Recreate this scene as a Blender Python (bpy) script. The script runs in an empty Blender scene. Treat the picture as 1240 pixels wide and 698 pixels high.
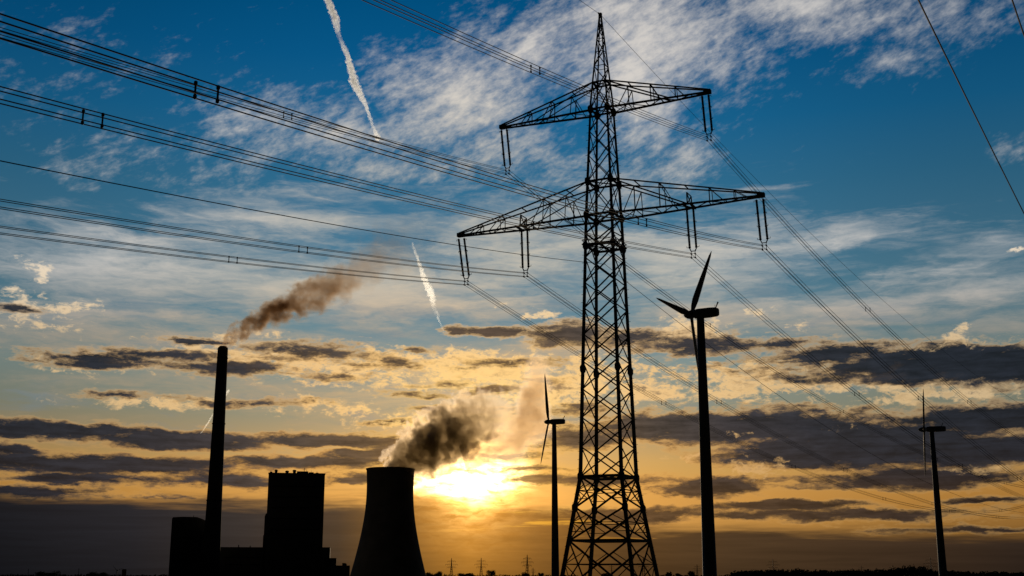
import bpy, bmesh, math, random
from mathutils import Vector, Matrix, noise as mnoise

R = math.radians
random.seed(7)
SC = bpy.context.scene
COL = SC.collection

# ------------------------------------------------------------------ camera
F_PX, PITCH, CAM_Z = 1475.0, R(13.4), 1.7
cam_data = bpy.data.cameras.new('camera')
cam_data.sensor_width = 36.0
cam_data.lens = F_PX / 1240.0 * 36.0
cam_data.clip_start, cam_data.clip_end = 0.1, 60000.0
cam = bpy.data.objects.new('camera', cam_data)
COL.objects.link(cam)
cam.location = (0, 0, CAM_Z)
cam.rotation_euler = (R(90) + PITCH, 0, 0)
SC.camera = cam

SC.view_settings.view_transform = 'Standard'
SC.view_settings.look = 'None'
SC.view_settings.exposure = 0.0
SC.view_settings.gamma = 1.0
SC.render.engine = 'CYCLES'
SC.cycles.max_bounces = 6
SC.cycles.volume_bounces = 1
SC.cycles.use_adaptive_sampling = True
SC.cycles.adaptive_threshold = 0.01
SC.cycles.use_denoising = True
SC.cycles.volume_step_rate = 1.0


def ray(u, v):
    """direction of a point of the 1240x698 photograph"""
    x, y = (u - 620) / F_PX, (349 - v) / F_PX
    return Vector((x, math.cos(PITCH) - y * math.sin(PITCH), math.sin(PITCH) + y * math.cos(PITCH))).normalized()


def azel(u, v):
    d = ray(u, v)
    return math.degrees(math.atan2(d.x, d.y)), math.degrees(math.asin(d.z))


def at(u, v, dist):
    """world point at ground distance dist (m) seen at that place"""
    d = ray(u, v)
    return Vector((0, 0, CAM_Z)) + d * (dist / math.hypot(d.x, d.y))


def lin(r, g, b):
    def f(c):
        c /= 255.0
        return c / 12.92 if c <= 0.04045 else ((c + 0.055) / 1.055) ** 2.4
    return (f(r), f(g), f(b))


SUN_AZ, SUN_EL = azel(572, 586)

# ------------------------------------------------------------------ sky
world = bpy.data.worlds.new('World')
SC.world = world
world.use_nodes = True
WT = world.node_tree
WT.nodes.clear()


class S:
    """a node socket that can be used in arithmetic"""
    tree = WT

    def __init__(self, sock):
        self.s = sock

    @staticmethod
    def node(kind, **kw):
        n = S.tree.nodes.new(kind)
        for k, v in kw.items():
            setattr(n, k, v)
        return n

    @staticmethod
    def put(inp, v):
        if isinstance(v, S):
            S.tree.links.new(v.s, inp)
        elif isinstance(v, (tuple, list, Vector)) and inp.type == 'RGBA':
            inp.default_value = tuple(v)[:3] + (1.0,)
        else:
            inp.default_value = v

    @staticmethod
    def math(op, *a, clamp=False):
        n = S.node('ShaderNodeMath', operation=op, use_clamp=clamp)
        for i, v in enumerate(a):
            S.put(n.inputs[i], v)
        return S(n.outputs[0])

    @staticmethod
    def vmath(op, *a, out=0):
        n = S.node('ShaderNodeVectorMath', operation=op)
        for i, v in enumerate(a):
            S.put(n.inputs[i], v)
        return S(n.outputs[out])

    def __add__(self, o): return S.math('ADD', self, o)
    def __radd__(self, o): return S.math('ADD', o, self)
    def __sub__(self, o): return S.math('SUBTRACT', self, o)
    def __rsub__(self, o): return S.math('SUBTRACT', o, self)
    def __mul__(self, o): return S.math('MULTIPLY', self, o)
    def __rmul__(self, o): return S.math('MULTIPLY', o, self)
    def __truediv__(self, o): return S.math('DIVIDE', self, o)


def smooth(x, a, b, lo=0.0, hi=1.0):
    n = S.node('ShaderNodeMapRange', interpolation_type='SMOOTHSTEP', clamp=True)
    for i, v in enumerate((x, a, b, lo, hi)):
        S.put(n.inputs[i], v)
    return S(n.outputs[0])


def linear(x, a, b, lo=0.0, hi=1.0):
    n = S.node('ShaderNodeMapRange', clamp=True)
    for i, v in enumerate((x, a, b, lo, hi)):
        S.put(n.inputs[i], v)
    return S(n.outputs[0])


def noise(vec, scale, detail=5.0, rough=0.55, dist=0.0, color=False):
    n = S.node('ShaderNodeTexNoise', noise_dimensions='3D')
    S.put(n.inputs['Vector'], vec)
    S.put(n.inputs['Scale'], scale)
    S.put(n.inputs['Detail'], detail)
    S.put(n.inputs['Roughness'], rough)
    S.put(n.inputs['Distortion'], dist)
    return S(n.outputs['Color' if color else 'Fac'])


def mixc(f, a, b, mode='MIX'):
    n = S.node('ShaderNodeMix', data_type='RGBA', blend_type=mode)
    S.put(n.inputs['Factor'], f)
    S.put(n.inputs[6], a)
    S.put(n.inputs[7], b)
    return S(n.outputs[2])


def ramp(x, lo, hi, stops):
    """colour ramp over [lo, hi]; stops = (value, (r, g, b) as seen, sRGB 0-255)"""
    n = S.node('ShaderNodeValToRGB')
    S.put(n.inputs[0], linear(x, lo, hi))
    cr = n.color_ramp
    while len(cr.elements) > 1:
        cr.elements.remove(cr.elements[-1])
    for i, (p, c) in enumerate(stops):
        p = (p - lo) / (hi - lo)
        e = cr.elements[0] if i == 0 else cr.elements.new(p)
        e.position = p
        e.color = lin(*c) + (1.0,)
    return S(n.outputs[0])


def cscale(c, k):
    return S.vmath('SCALE', c) if False else _scale(c, k)


def _scale(c, k):
    n = S.node('ShaderNodeVectorMath', operation='SCALE')
    S.put(n.inputs[0], c)
    S.put(n.inputs['Scale'], k)
    return S(n.outputs[0])


DEG = 180 / math.pi
tc = S.node('ShaderNodeTexCoord')
DIR = S.vmath('NORMALIZE', S(tc.outputs['Generated']))
sep = S.node('ShaderNodeSeparateXYZ')
S.put(sep.inputs[0], DIR)
dx, dy, dz = (S(sep.outputs[i]) for i in range(3))
AZ = S.math('ARCTAN2', dx, dy) * DEG
EL = S.math('ARCSINE', dz) * DEG


def comb(x, y, z=0.0):
    n = S.node('ShaderNodeCombineXYZ')
    for i, v in enumerate((x, y, z)):
        S.put(n.inputs[i], v)
    return S(n.outputs[0])


SKY = comb(AZ, EL)                      # sky position in degrees
sun_dir = (math.sin(R(SUN_AZ)) * math.cos(R(SUN_EL)), math.cos(R(SUN_AZ)) * math.cos(R(SUN_EL)), math.sin(R(SUN_EL)))
COSG = S.vmath('DOT_PRODUCT', DIR, sun_dir, out=1)
GAM = S.math('ARCCOSINE', S.math('MINIMUM', COSG, 1.0)) * DEG      # degrees from the sun
PX = DEG / F_PX                         # degrees to a photo pixel


def blobs(vec, spots, k=0.35):
    """soft union of ellipses given as (u, v, half width, half height, weight) in photo pixels"""
    acc = None
    for (u, v, ru, rv, w) in spots:
        a, e = azel(u, v)
        sx, sy = 1 / (ru * PX), 1 / (rv * PX)
        q = S.vmath('MULTIPLY_ADD', vec, (sx, sy, 0), (-a * sx, -e * sy, 0))
        l = S.vmath('LENGTH', q, out=1)
        f = S.math('MULTIPLY_ADD', l, -w, w)
        acc = f if acc is None else S.math('SMOOTH_MAX', acc, f, k)
    return acc


def warp(vec, scale, amount, detail=4.0, rough=0.55):
    c = noise(vec, 1.0 if not isinstance(scale, (int, float)) else scale, detail, rough, color=True) \
        if isinstance(scale, (int, float)) else noise(S.vmath('MULTIPLY', vec, scale), 1.0, detail, rough, color=True)
    off = S.vmath('MULTIPLY', S.vmath('SUBTRACT', c, (0.5, 0.5, 0.5)), amount)
    return S.vmath('ADD', vec, off)


# --- clear air -------------------------------------------------------------
clear = ramp(EL, -2, 90, [
    (-2, (52, 40, 26)), (0.0, (84, 62, 36)), (2.0, (146, 98, 42)), (3.6, (194, 132, 52)), (5.0, (192, 146, 74)),
    (7.5, (134, 138, 120)), (9.5, (126, 145, 142)), (12, (92, 132, 148)), (15, (68, 119, 146)), (18, (48, 108, 142)),
    (21, (24, 98, 142)), (24, (8, 86, 134)), (27, (0, 76, 122)), (40, (0, 46, 88)), (90, (0, 20, 44))])
nish = S.node('ShaderNodeTexSky', sky_type='NISHITA')
nish.sun_disc = False
nish.sun_elevation = R(SUN_EL)
nish.sun_rotation = R(SUN_AZ)
nish.altitude = 60
nish.air_density, nish.dust_density, nish.ozone_density = 1.0, 1.2, 2.0
nish_vis = _scale(S(nish.outputs[0]), 0.06)
sky = mixc(smooth(EL, 14, 2) * 0.15, clear, nish_vis)
side = smooth(S.math('ABSOLUTE', AZ + 1.0), 5, 25, 1.0, 0.72)      # the air is brightest over the sun
sky = _scale(sky, side)

W1 = warp(SKY, 0.55, (1.3, 0.8, 0))
W2 = warp(SKY, (0.8, 1.7, 1), (1.0, 0.55, 0), 6.0, 0.6)
W3 = warp(SKY, (0.42, 1.3, 1), (4.2, 0.95, 0), 7.0, 0.62)

# colour of thin back-lit cloud: cream far from the sun, gold close to it and low down
lit_hi = ramp(GAM, 0, 40, [(0, (236, 214, 176)), (12, (216, 204, 182)), (20, (220, 213, 204)), (40, (176, 180, 186))])
lit_mid = ramp(GAM, 0, 40, [(0, (255, 244, 196)), (3, (254, 212, 122)), (6, (242, 190, 110)), (9, (226, 176, 110)), (14, (204, 164, 112)), (20, (182, 153, 116)), (28, (160, 146, 126)), (40, (140, 134, 124))])
lit_g = mixc(smooth(EL, 9.5, 14.5), lit_mid, lit_hi)
lit_low = ramp(GAM, 0, 40, [(0, (255, 226, 130)), (3, (252, 190, 78)), (7, (228, 154, 58)), (12, (194, 132, 52)),
                            (20, (160, 116, 62)), (40, (110, 90, 66))])
LIT = mixc(smooth(EL, 4.5, 8.5), lit_low, lit_g)

# --- high cirrus -----------------------------------------------------------
CIR = blobs(W1, [
    (780, 40, 150, 110, 1.15), (770, 100, 70, 110, 1.1), (640, 60, 130, 60, 0.75), (560, 120, 130, 75, 0.95), (500, 110, 70, 60, 0.7), (600, 180, 110, 50, 0.7),
    (430, 165, 130, 45, 0.7), (330, 155, 110, 50, 0.5), (470, 205, 110, 26, 0.6), (830, 190, 50, 46, 0.75), (800, 160, 30, 60, 0.6), (870, 50, 90, 80, 0.5),
    (960, 5, 130, 30, 1.0), (768, 150, 12, 34, 0.9), (776, 30, 34, 60, 0.8), (810, 205, 40, 14, 0.6), (1060, 22, 160, 34, 0.62), (1190, 30, 120, 30, 0.36), (1085, 75, 60, 22, 0.45), (180, 185, 90, 24, 0.2),
    (1225, 180, 30, 18, 0.4), (30, 75, 60, 20, 0.06), (200, 215, 110, 14, 0.22), (720, 210, 120, 40, 0.35)], 0.3)
rot = S.node('ShaderNodeVectorRotate', rotation_type='Z_AXIS')
S.put(rot.inputs['Vector'], SKY)
rot.inputs['Angle'].default_value = R(-22)
CIRV = S(rot.outputs[0])
n_big = noise(S.vmath('MULTIPLY', CIRV, (0.28, 0.55, 1)), 1.0, 4.0, 0.55, 0.2)
n_fine = noise(S.vmath('MULTIPLY', CIRV, (0.95, 1.9, 1)), 1.0, 8.0, 0.64, 0.12)
n_wisp = noise(S.vmath('MULTIPLY', CIRV, (2.2, 5.0, 1)), 1.0, 6.0, 0.62, 0.15)
cir = CIR + (n_big - 0.5) * 1.15 + (n_fine - 0.5) * 1.45 + (n_wisp - 0.5) * 0.6
a_cir = smooth(cir, -0.08, 1.3) * 0.92
sky = mixc(a_cir, sky, LIT)

# --- mid-level veil: long soft streaks --------------------------------------
VEIL = blobs(W3, [
    (200, 330, 330, 62, 0.95), (480, 350, 260, 60, 1.1), (120, 395, 260, 55, 0.8), (330, 265, 210, 34, 0.6), (160, 290, 80, 12, 0.55),
    (640, 300, 220, 70, 0.95), (850, 320, 200, 70, 0.95), (1000, 290, 180, 22, 0.75), (1050, 375, 200, 40, 0.85), (1180, 350, 130, 60, 0.75),
    (860, 380, 160, 40, 0.9), (600, 440, 240, 50, 0.5), (350, 470, 300, 40, 0.35), (760, 250, 160, 40, 0.5), (230, 262, 60, 6, 0.4), (1190, 300, 80, 14, 0.4)], 0.3)
v_n = noise(S.vmath('MULTIPLY', W3, (0.14, 0.75, 1)), 1.0, 7.0, 0.6, 0.5)
v_f = noise(S.vmath('MULTIPLY', SKY, (0.5, 2.6, 1)), 1.0, 6.0, 0.62, 0.8)
veil = VEIL * 0.9 + (v_n - 0.5) * 2.0 + (v_f - 0.5) * 0.9
a_veil = smooth(veil, -0.15, 1.15) * 0.85
sky = mixc(a_veil, sky, mixc(0.18, LIT, lin(150, 158, 165)))
shade_n = smooth(noise(S.vmath('MULTIPLY', W3, (0.2, 1.1, 3)), 1.0, 5.0, 0.55), 0.5, 0.75)
sky = mixc(shade_n * smooth(EL, 17, 12) * smooth(EL, 4, 8) * 0.45, sky, lin(112, 130, 142))

# --- glow of the low sun in the air ------------------------------------------
lowair = smooth(EL, 14, 2)
glow = S.math('POWER', 2.718, GAM * (-1 / 2.4)) * 0.55
glow2 = S.math('POWER', 2.718, GAM * (-1 / 7.0)) * 0.08
sky = mixc(1.0, sky, _scale(lin(255, 172, 62), glow + glow2 * lowair), 'ADD')

# --- gold broken cloud -------------------------------------------------------
GOLD = blobs(W2, [
    (600, 455, 130, 34, 1.0), (680, 470, 90, 40, 1.1), (520, 440, 120, 24, 0.9), (420, 445, 130, 30, 0.95), (300, 430, 130, 26, 0.8),
    (120, 440, 90, 12, 0.5), (50, 372, 70, 20, 0.6), (60, 398, 60, 10, 0.5), (45, 322, 34, 10, 0.9), (52, 332, 18, 12, 0.6), (200, 490, 130, 10, 0.75), (400, 490, 70, 14, 0.7), (470, 510, 70, 12, 0.8),
    (560, 505, 90, 18, 0.7), (830, 400, 70, 22, 0.8), (900, 465, 130, 30, 0.95), (780, 470, 80, 30, 0.95), (1010, 462, 110, 22, 0.8), (970, 395, 22, 8, 0.7),
    (925, 380, 24, 8, 0.6), (1150, 412, 22, 10, 0.9), (1165, 395, 12, 8, 0.7), (1230, 302, 12, 5, 0.7), (1120, 478, 110, 20, 0.75), (920, 565, 40, 12, 0.85), (830, 555, 25, 9, 0.6),
    (660, 380, 30, 8, 0.6), (610, 368, 14, 6, 0.7), (690, 392, 34, 10, 0.8), (720, 440, 60, 24, 0.8), (1190, 566, 60, 9, 0.75), (640, 520, 80, 24, 0.8)], 0.3)
g_n = noise(S.vmath('MULTIPLY', W2, (0.55, 1.3, 1)), 1.0, 7.0, 0.62, 0.3)
g_f = noise(S.vmath('MULTIPLY', W1, (2.2, 4.2, 2)), 1.0, 7.0, 0.64, 0.25)
gold = GOLD * 0.95 + (g_n - 0.5) * 2.6 + (g_f - 0.5) * 1.7
a_gold = smooth(gold, 0.15, 0.7)
g_body = smooth(gold, 0.75, 1.35)
near = ramp(GAM, 0, 40, [(0, (150, 110, 62)), (5, (134, 104, 72)), (10, (118, 100, 82)), (20, (92, 86, 86)), (40, (70, 70, 76))])
gold_lit = _scale(mixc(0.35, LIT, lin(255, 220, 160)), 1.08)
gold_c = mixc(g_body * 0.85, gold_lit, near)
sky = mixc(a_gold * 0.92, sky, gold_c)

# --- dark layered stratus ----------------------------------------------------
DARK = blobs(W3, [
    (60, 522, 230, 15, 1.2), (215, 533, 170, 19, 1.25), (400, 534, 170, 14, 1.15), (15, 546, 90, 9, 0.9), (130, 562, 300, 15, 1.2), (390, 560, 190, 12, 1.15),
    (90, 579, 170, 10, 1.0), (270, 584, 160, 15, 1.0), (40, 595, 130, 15, 1.15), (200, 603, 160, 5, 0.5),
    (440, 549, 90, 13, 1.0), (430, 581, 80, 10, 0.8), (120, 436, 150, 13, 0.95), (200, 430, 110, 13, 0.95), (235, 413, 60, 8, 0.85), (375, 426, 120, 17, 1.0), (270, 447, 150, 12, 0.9), (400, 457, 80, 10, 0.75),
    (460, 441, 70, 11, 0.7), (150, 481, 60, 8, 0.85), (275, 487, 150, 8, 0.85), (15, 374, 70, 10, 0.85), (592, 401, 90, 10, 1.05), (690, 405, 70, 22, 0.9),
    (770, 412, 90, 20, 0.95), (850, 416, 100, 20, 0.95), (930, 418, 100, 17, 0.95), (1010, 430, 120, 16, 1.15), (1120, 442, 170, 32, 1.45), (1215, 442, 110, 34, 1.45),
    (1010, 455, 120, 13, 0.75), (880, 446, 80, 12, 0.6), (800, 516, 120, 27, 1.25), (920, 518, 220, 30, 1.4), (1060, 538, 230, 46, 1.5), (1190, 507, 140, 26, 1.3), (1190, 545, 160, 26, 1.4), (1120, 578, 220, 16, 1.2), (950, 553, 150, 22, 1.1),
    (650, 582, 80, 10, 1.0), (730, 582, 140, 12, 1.0), (865, 590, 105, 15, 1.4), (960, 612, 140, 10, 1.2), (770, 624, 200, 15, 1.15), (900, 625, 160, 9, 1.0), (1050, 625, 220, 11, 1.1), (1190, 607, 90, 7, 0.9),
    (1170, 641, 150, 6, 0.95), (700, 530, 90, 22, 1.0), (700, 497, 70, 10, 0.8), (560, 497, 100, 9, 0.8), (610, 553, 80, 8, 0.8), (640, 569, 70, 6, 0.8), (560, 571, 40, 4, 0.45), (545, 556, 60, 6, 0.7), (590, 473, 60, 9, 0.85), (520, 478, 90, 7, 0.75), (610, 440, 90, 9, 0.75), (500, 425, 80, 7, 0.6), (660, 462, 50, 8, 0.7), (470, 512, 60, 6, 0.7), (545, 462, 50, 8, 0.65), (640, 500, 60, 10, 0.6)], 0.25)
d_n = noise(S.vmath('MULTIPLY', W3, (0.28, 1.4, 1)), 1.0, 8.0, 0.62, 0.15)
d_f = noise(S.vmath('MULTIPLY', W2, (0.9, 2.6, 1)), 1.0, 8.0, 0.66, 0.2)
d_s = noise(S.vmath('MULTIPLY', SKY, (0.35, 3.6, 2)), 1.0, 6.0, 0.6, 0.3)
d_h = noise(S.vmath('MULTIPLY', SKY, (2.6, 5.5, 3)), 1.0, 6.0, 0.64, 0.2)
lowd = smooth(EL, 5.0, 8.0, 0.62, 1.0)
dark = DARK + (d_n - 0.5) * 1.45 + ((d_f - 0.5) * 1.25 + (d_h - 0.5) * 0.45) * lowd
a_dark = smooth(dark, 0.06, 0.5)
core = smooth(dark, 0.12, 0.72)
dark_c = ramp(GAM, 0, 40, [(0, (176, 128, 62)), (2.5, (140, 104, 60)), (5, (104, 82, 60)), (9, (74, 64, 58)), (12, (56, 52, 55)), (16, (42, 43, 50)), (21, (33, 37, 46)), (40, (20, 24, 34))])
low_c = ramp(GAM, 0, 40, [(0, (186, 130, 56)), (3, (140, 98, 50)), (7, (104, 76, 48)), (12, (80, 61, 44)), (18, (60, 48, 40)), (26, (36, 32, 34)), (40, (22, 20, 24))])
dark_c = mixc(smooth(EL, 5.2, 3.4) * smooth(AZ, -9, -3), dark_c, low_c)
dark_c = _scale(dark_c, linear(d_s + (d_f - 0.5) * 0.8, 0.3, 0.7, 0.58, 1.3))
rim = _scale(mixc(0.25, LIT, lin(255, 206, 130)), 1.0)
sky = mixc(a_dark * 0.97, sky, mixc(core, rim, dark_c))

# small lit tufts standing out in front of the dark layers
TUFT = blobs(W1, [(915, 566, 60, 18, 1.0), (845, 552, 26, 10, 0.8), (930, 470, 150, 18, 0.75), (820, 455, 60, 22, 0.8), (1120, 476, 130, 14, 0.75), (1010, 520, 50, 6, 0.5), (890, 527, 40, 8, 0.5),
                  (1150, 418, 110, 9, 0.75), (1215, 470, 50, 10, 0.7), (1190, 567, 80, 9, 0.8), (600, 452, 150, 26, 0.7), (480, 512, 90, 12, 0.8), (640, 545, 60, 18, 0.6), (420, 496, 60, 12, 0.8)], 0.3)
tuft = TUFT + (g_f - 0.5) * 2.0 + (d_f - 0.5) * 1.3
a_tuft = smooth(tuft, 0.38, 0.85)
sky = mixc(a_tuft * 0.85, sky, mixc(smooth(tuft, 0.85, 1.35) * 0.5, _scale(gold_lit, linear(AZ, 3, 22, 1.0, 0.72)), near))

# --- bank of murk along the horizon -------------------------------------------
m_n = noise(S.vmath('MULTIPLY', SKY, (0.10, 0.9, 1)), 1.0, 6.0, 0.58, 0.4)
m_s = noise(S.vmath('MULTIPLY', SKY, (0.16, 3.2, 1)), 1.0, 6.0, 0.6, 0.5)
edge = EL + (m_n - 0.5) * 2.2 + (m_s - 0.5) * 0.9 + smooth(AZ, -1, 8) * 1.5
murk = smooth(edge, 4.0, 3.0)
murk_c = ramp(AZ, -30, 30, [(-30, (4, 9, 18)), (-23, (18, 22, 28)), (-17, (32, 33, 38)), (-12, (50, 45, 43)), (-8, (66, 54, 42)), (-5, (112, 80, 40)), (-2, (168, 114, 44)),
                            (1, (132, 90, 40)), (5, (92, 65, 36)), (10, (76, 56, 36)), (16, (66, 49, 34)), (20, (56, 42, 31)), (24, (40, 32, 28)), (30, (20, 18, 20))])
murk_c = _scale(murk_c, smooth(EL, -1.0, 3.4, 0.62, 1.2) * linear(m_s, 0.3, 0.7, 0.84, 1.16))
murk_c = mixc(1.0, murk_c, _scale(lin(255, 168, 50), S.math('POWER', 2.718, GAM * (-1 / 1.5)) * 0.75), 'ADD')
slit = smooth(m_s, 0.57, 0.66) * smooth(EL, 1.4, 2.2) * smooth(AZ, -4, 0)
murk_c = mixc(slit * 0.7, murk_c, mixc(0.5, lit_low, lin(255, 178, 40)))
sky = mixc(murk * 0.985, sky, murk_c)

# --- the sun, burning through ---------------------------------------------------
hole = (1.0 - 0.62 * murk) * (1.0 - 0.88 * a_dark * core)
rag = linear(noise(S.vmath('MULTIPLY', SKY, (0.5, 2.4, 1)), 1.0, 6.0, 0.6, 0.3), 0.3, 0.7, 0.35, 1.5)
rag2 = linear(noise(S.vmath('MULTIPLY', W2, (0.9, 3.0, 1)), 1.0, 7.0, 0.62, 0.3), 0.36, 0.62, 0.25, 1.8)
halo = S.math('POWER', 2.718, GAM * (-1 / 0.62)) * 13.0
halo2 = S.math('POWER', 2.718, GAM * (-1 / 1.9)) * 0.7
gap = smooth(blobs(W2, [(556, 584, 110, 24, 1.0), (600, 572, 60, 26, 0.8), (585, 545, 50, 34, 0.7)], 0.3), 0.0, 0.9)
sky = mixc(1.0, sky, _scale(lin(255, 204, 120), halo * hole * rag2), 'ADD')
sky = mixc(1.0, sky, _scale(lin(255, 164, 52), halo2 * rag * hole), 'ADD')
sky = mixc(1.0, sky, _scale(lin(255, 220, 150), gap * rag2 * hole * 3.2), 'ADD')

# away from the sunset the evening sky is already dark
dusk = smooth(GAM, 31, 72, 1.0, 0.014)
ground_dark = smooth(EL, -3.0, -0.3)
sky = _scale(sky, dusk * ground_dark)
bg = S.node('ShaderNodeBackground')
S.put(bg.inputs['Color'], _scale(sky, 10.0))
bg.inputs['Strength'].default_value = 0.1
wo = S.node('ShaderNodeOutputWorld')
WT.links.new(bg.outputs[0], wo.inputs['Surface'])
world.cycles.sampling_method = 'MANUAL'
world.cycles.sample_map_resolution = 512

# ------------------------------------------------------------------ sun lamp
sun_data = bpy.data.lights.new('sun', 'SUN')
sun_data.energy = 2.0
sun_data.angle = R(0.5)
sun_data.color = (1.0, 0.76, 0.5)
sun = bpy.data.objects.new('sun', sun_data)
COL.objects.link(sun)
sun.rotation_euler = (Vector(sun_dir)).to_track_quat('Z', 'Y').to_euler()

# ------------------------------------------------------------------ materials
def material(name, rgb, rough=0.8, spec=0.25, metal=0.0, vary=0.25, scale=0.3, bump=0.0):
    m = bpy.data.materials.new(name)
    m.use_nodes = True
    nt = m.node_tree
    b = nt.nodes['Principled BSDF']
    b.inputs['Roughness'].default_value = rough
    b.inputs['Specular IOR Level'].default_value = spec
    b.inputs['Metallic'].default_value = metal
    t = nt.nodes.new('ShaderNodeTexCoord')
    n = nt.nodes.new('ShaderNodeTexNoise')
    n.inputs['Scale'].default_value = scale
    n.inputs['Detail'].default_value = 6
    nt.links.new(t.outputs['Object'], n.inputs['Vector'])
    r = nt.nodes.new('ShaderNodeValToRGB')
    r.color_ramp.elements[0].position, r.color_ramp.elements[1].position = 0.3, 0.7
    r.color_ramp.elements[0].color = tuple(c * (1 - vary) for c in rgb) + (1,)
    r.color_ramp.elements[1].color = tuple(c * (1 + vary) for c in rgb) + (1,)
    nt.links.new(n.outputs['Fac'], r.inputs['Fac'])
    nt.links.new(r.outputs['Color'], b.inputs['Base Color'])
    if bump:
        bp = nt.nodes.new('ShaderNodeBump')
        bp.inputs['Strength'].default_value = bump
        nt.links.new(n.outputs['Fac'], bp.inputs['Height'])
        nt.links.new(bp.outputs['Normal'], b.inputs['Normal'])
    return m


M_STEEL = material('weathered_steel', (0.12, 0.125, 0.125), 0.75, 0.12, 0.0, 0.3, 1.5)
M_WIRE = material('aged_aluminium_cable', (0.08, 0.08, 0.08), 0.7, 0.2)
M_INS = material('brown_glazed_porcelain', (0.05, 0.028, 0.02), 0.75, 0.08)
M_TURB = material('light_grey_turbine_paint', (0.26, 0.27, 0.27), 0.7, 0.1, 0, 0.06, 0.05)
M_CONC = material('grey_concrete', (0.2, 0.19, 0.18), 0.95, 0.05, 0, 0.2, 0.06)
M_CLAD = material('grey_corrugated_cladding', (0.10, 0.105, 0.11), 0.85, 0.08, 0, 0.15, 0.05)
M_DARKCLAD = material('dark_steel_plate', (0.08, 0.08, 0.09), 0.8, 0.08, 0, 0.2, 0.2)
M_GLASS = material('dark_window_glass', (0.03, 0.035, 0.04), 0.4, 0.1, 0, 0.1)
M_LEAF = material('dark_foliage', (0.045, 0.06, 0.025), 0.9, 0.1, 0, 0.4, 0.2)
M_BARK = material('brown_bark', (0.10, 0.075, 0.05), 0.95, 0.1, 0, 0.3, 1.0)
M_FIELD = material('field_soil_and_stubble', (0.065, 0.058, 0.034), 0.95, 0.1, 0, 0.45, 0.02)
M_BRICK = material('brick', (0.24, 0.13, 0.09), 0.9, 0.1)


# ------------------------------------------------------------------ mesh helpers
class MB:
    def __init__(self):
        self.v, self.f = [], []

    def add(self, vs, fs):
        o = len(self.v)
        self.v += [tuple(p) for p in vs]
        self.f += [tuple(i + o for i in f) for f in fs]
        return self

    def box(self, lo, hi):
        (a, b, c), (d, e, f) = lo, hi
        return self.add([(a, b, c), (d, b, c), (d, e, c), (a, e, c), (a, b, f), (d, b, f), (d, e, f), (a, e, f)],
                        [(3, 2, 1, 0), (4, 5, 6, 7), (0, 1, 5, 4), (1, 2, 6, 5), (2, 3, 7, 6), (3, 0, 4, 7)])

    def bar(self, p, q, w, w2=None):
        """square bar from p to q"""
        return self.tube([p, q], [w / 2 * 1.414, (w2 or w) / 2 * 1.414], 4)

    def angle(self, p, q, w, t=0.02):
        """steel angle profile (two flanges) from p to q"""
        p, q = Vector(p), Vector(q)
        d = (q - p).normalized()
        a = d.cross(Vector((0, 0, 1)))
        if a.length < 1e-3:
            a = Vector((1, 0, 0))
        a.normalize()
        b = d.cross(a).normalized()
        prof = [(0, 0), (w, 0), (w, t), (t, t), (t, w), (0, w)]
        vs = []
        for c in (p, q):
            for (x, y) in prof:
                vs.append(c + a * (x - w * 0.3) + b * (y - w * 0.3))
        fs = [(i, (i + 1) % 6, 6 + (i + 1) % 6, 6 + i) for i in range(6)]
        fs += [(5, 4, 3, 0), (3, 2, 1, 0), (6, 9, 10, 11), (6, 7, 8, 9)]
        return self.add(vs, fs)

    def tube(self, pts, rad, n=8, cap=True):
        pts = [Vector(p) for p in pts]
        if not isinstance(rad, (list, tuple)):
            rad = [rad] * len(pts)
        vs, fs = [], []
        up = None
        for i, p in enumerate(pts):
            t = (pts[min(i + 1, len(pts) - 1)] - pts[max(i - 1, 0)]).normalized()
            if up is None:
                up = Vector((0, 0, 1)) if abs(t.z) < 0.9 else Vector((1, 0, 0))
            a = t.cross(up).normalized()
            b = a.cross(t).normalized()
            up = b
            for k in range(n):
                g = 2 * math.pi * (k + 0.5) / n
                vs.append(p + a * (math.cos(g) * rad[i]) + b * (math.sin(g) * rad[i]))
        for i in range(len(pts) - 1):
            for k in range(n):
                fs.append((i * n + k, i * n + (k + 1) % n, (i + 1) * n + (k + 1) % n, (i + 1) * n + k))
        if cap:
            fs.append(tuple(range(n - 1, -1, -1)))
            e = (len(pts) - 1) * n
            fs.append(tuple(e + k for k in range(n)))
        return self.add(vs, fs)

    def lathe(self, prof, n=48, c=(0, 0, 0)):
        """profile of (radius, z) turned about a vertical axis; closes at both ends"""
        return self.tube([(c[0], c[1], c[2] + z) for r, z in prof], [r for r, z in prof], n)

    def prism(self, poly, y0, y1):
        """outline in x-z pushed from y0 to y1"""
        n = len(poly)
        vs = [(x, y0, z) for x, z in poly] + [(x, y1, z) for x, z in poly]
        fs = [tuple(range(n)), tuple(range(2 * n - 1, n - 1, -1))]
        fs += [(i, n + i, n + (i + 1) % n, (i + 1) % n) for i in range(n)]
        return self.add(vs, fs)

    def build(self, name, m, parent=None, smooth_shade=False):
        me = bpy.data.meshes.new(name)
        me.from_pydata(self.v, [], self.f)
        bm = bmesh.new()
        bm.from_mesh(me)
        bmesh.ops.recalc_face_normals(bm, faces=bm.faces)
        bm.to_mesh(me)
        bm.free()
        if smooth_shade:
            for p in me.polygons:
                p.use_smooth = len(p.vertices) == 4
        me.materials.append(m)
        o = bpy.data.objects.new(name, me)
        COL.objects.link(o)
        if parent is not None:
            o.parent = parent
        return o


def tag(o, label, cat, group=None, kind=None):
    o['label'] = label
    o['category'] = cat
    if group:
        o['group'] = group
    if kind:
        o['kind'] = kind
    return o


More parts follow.
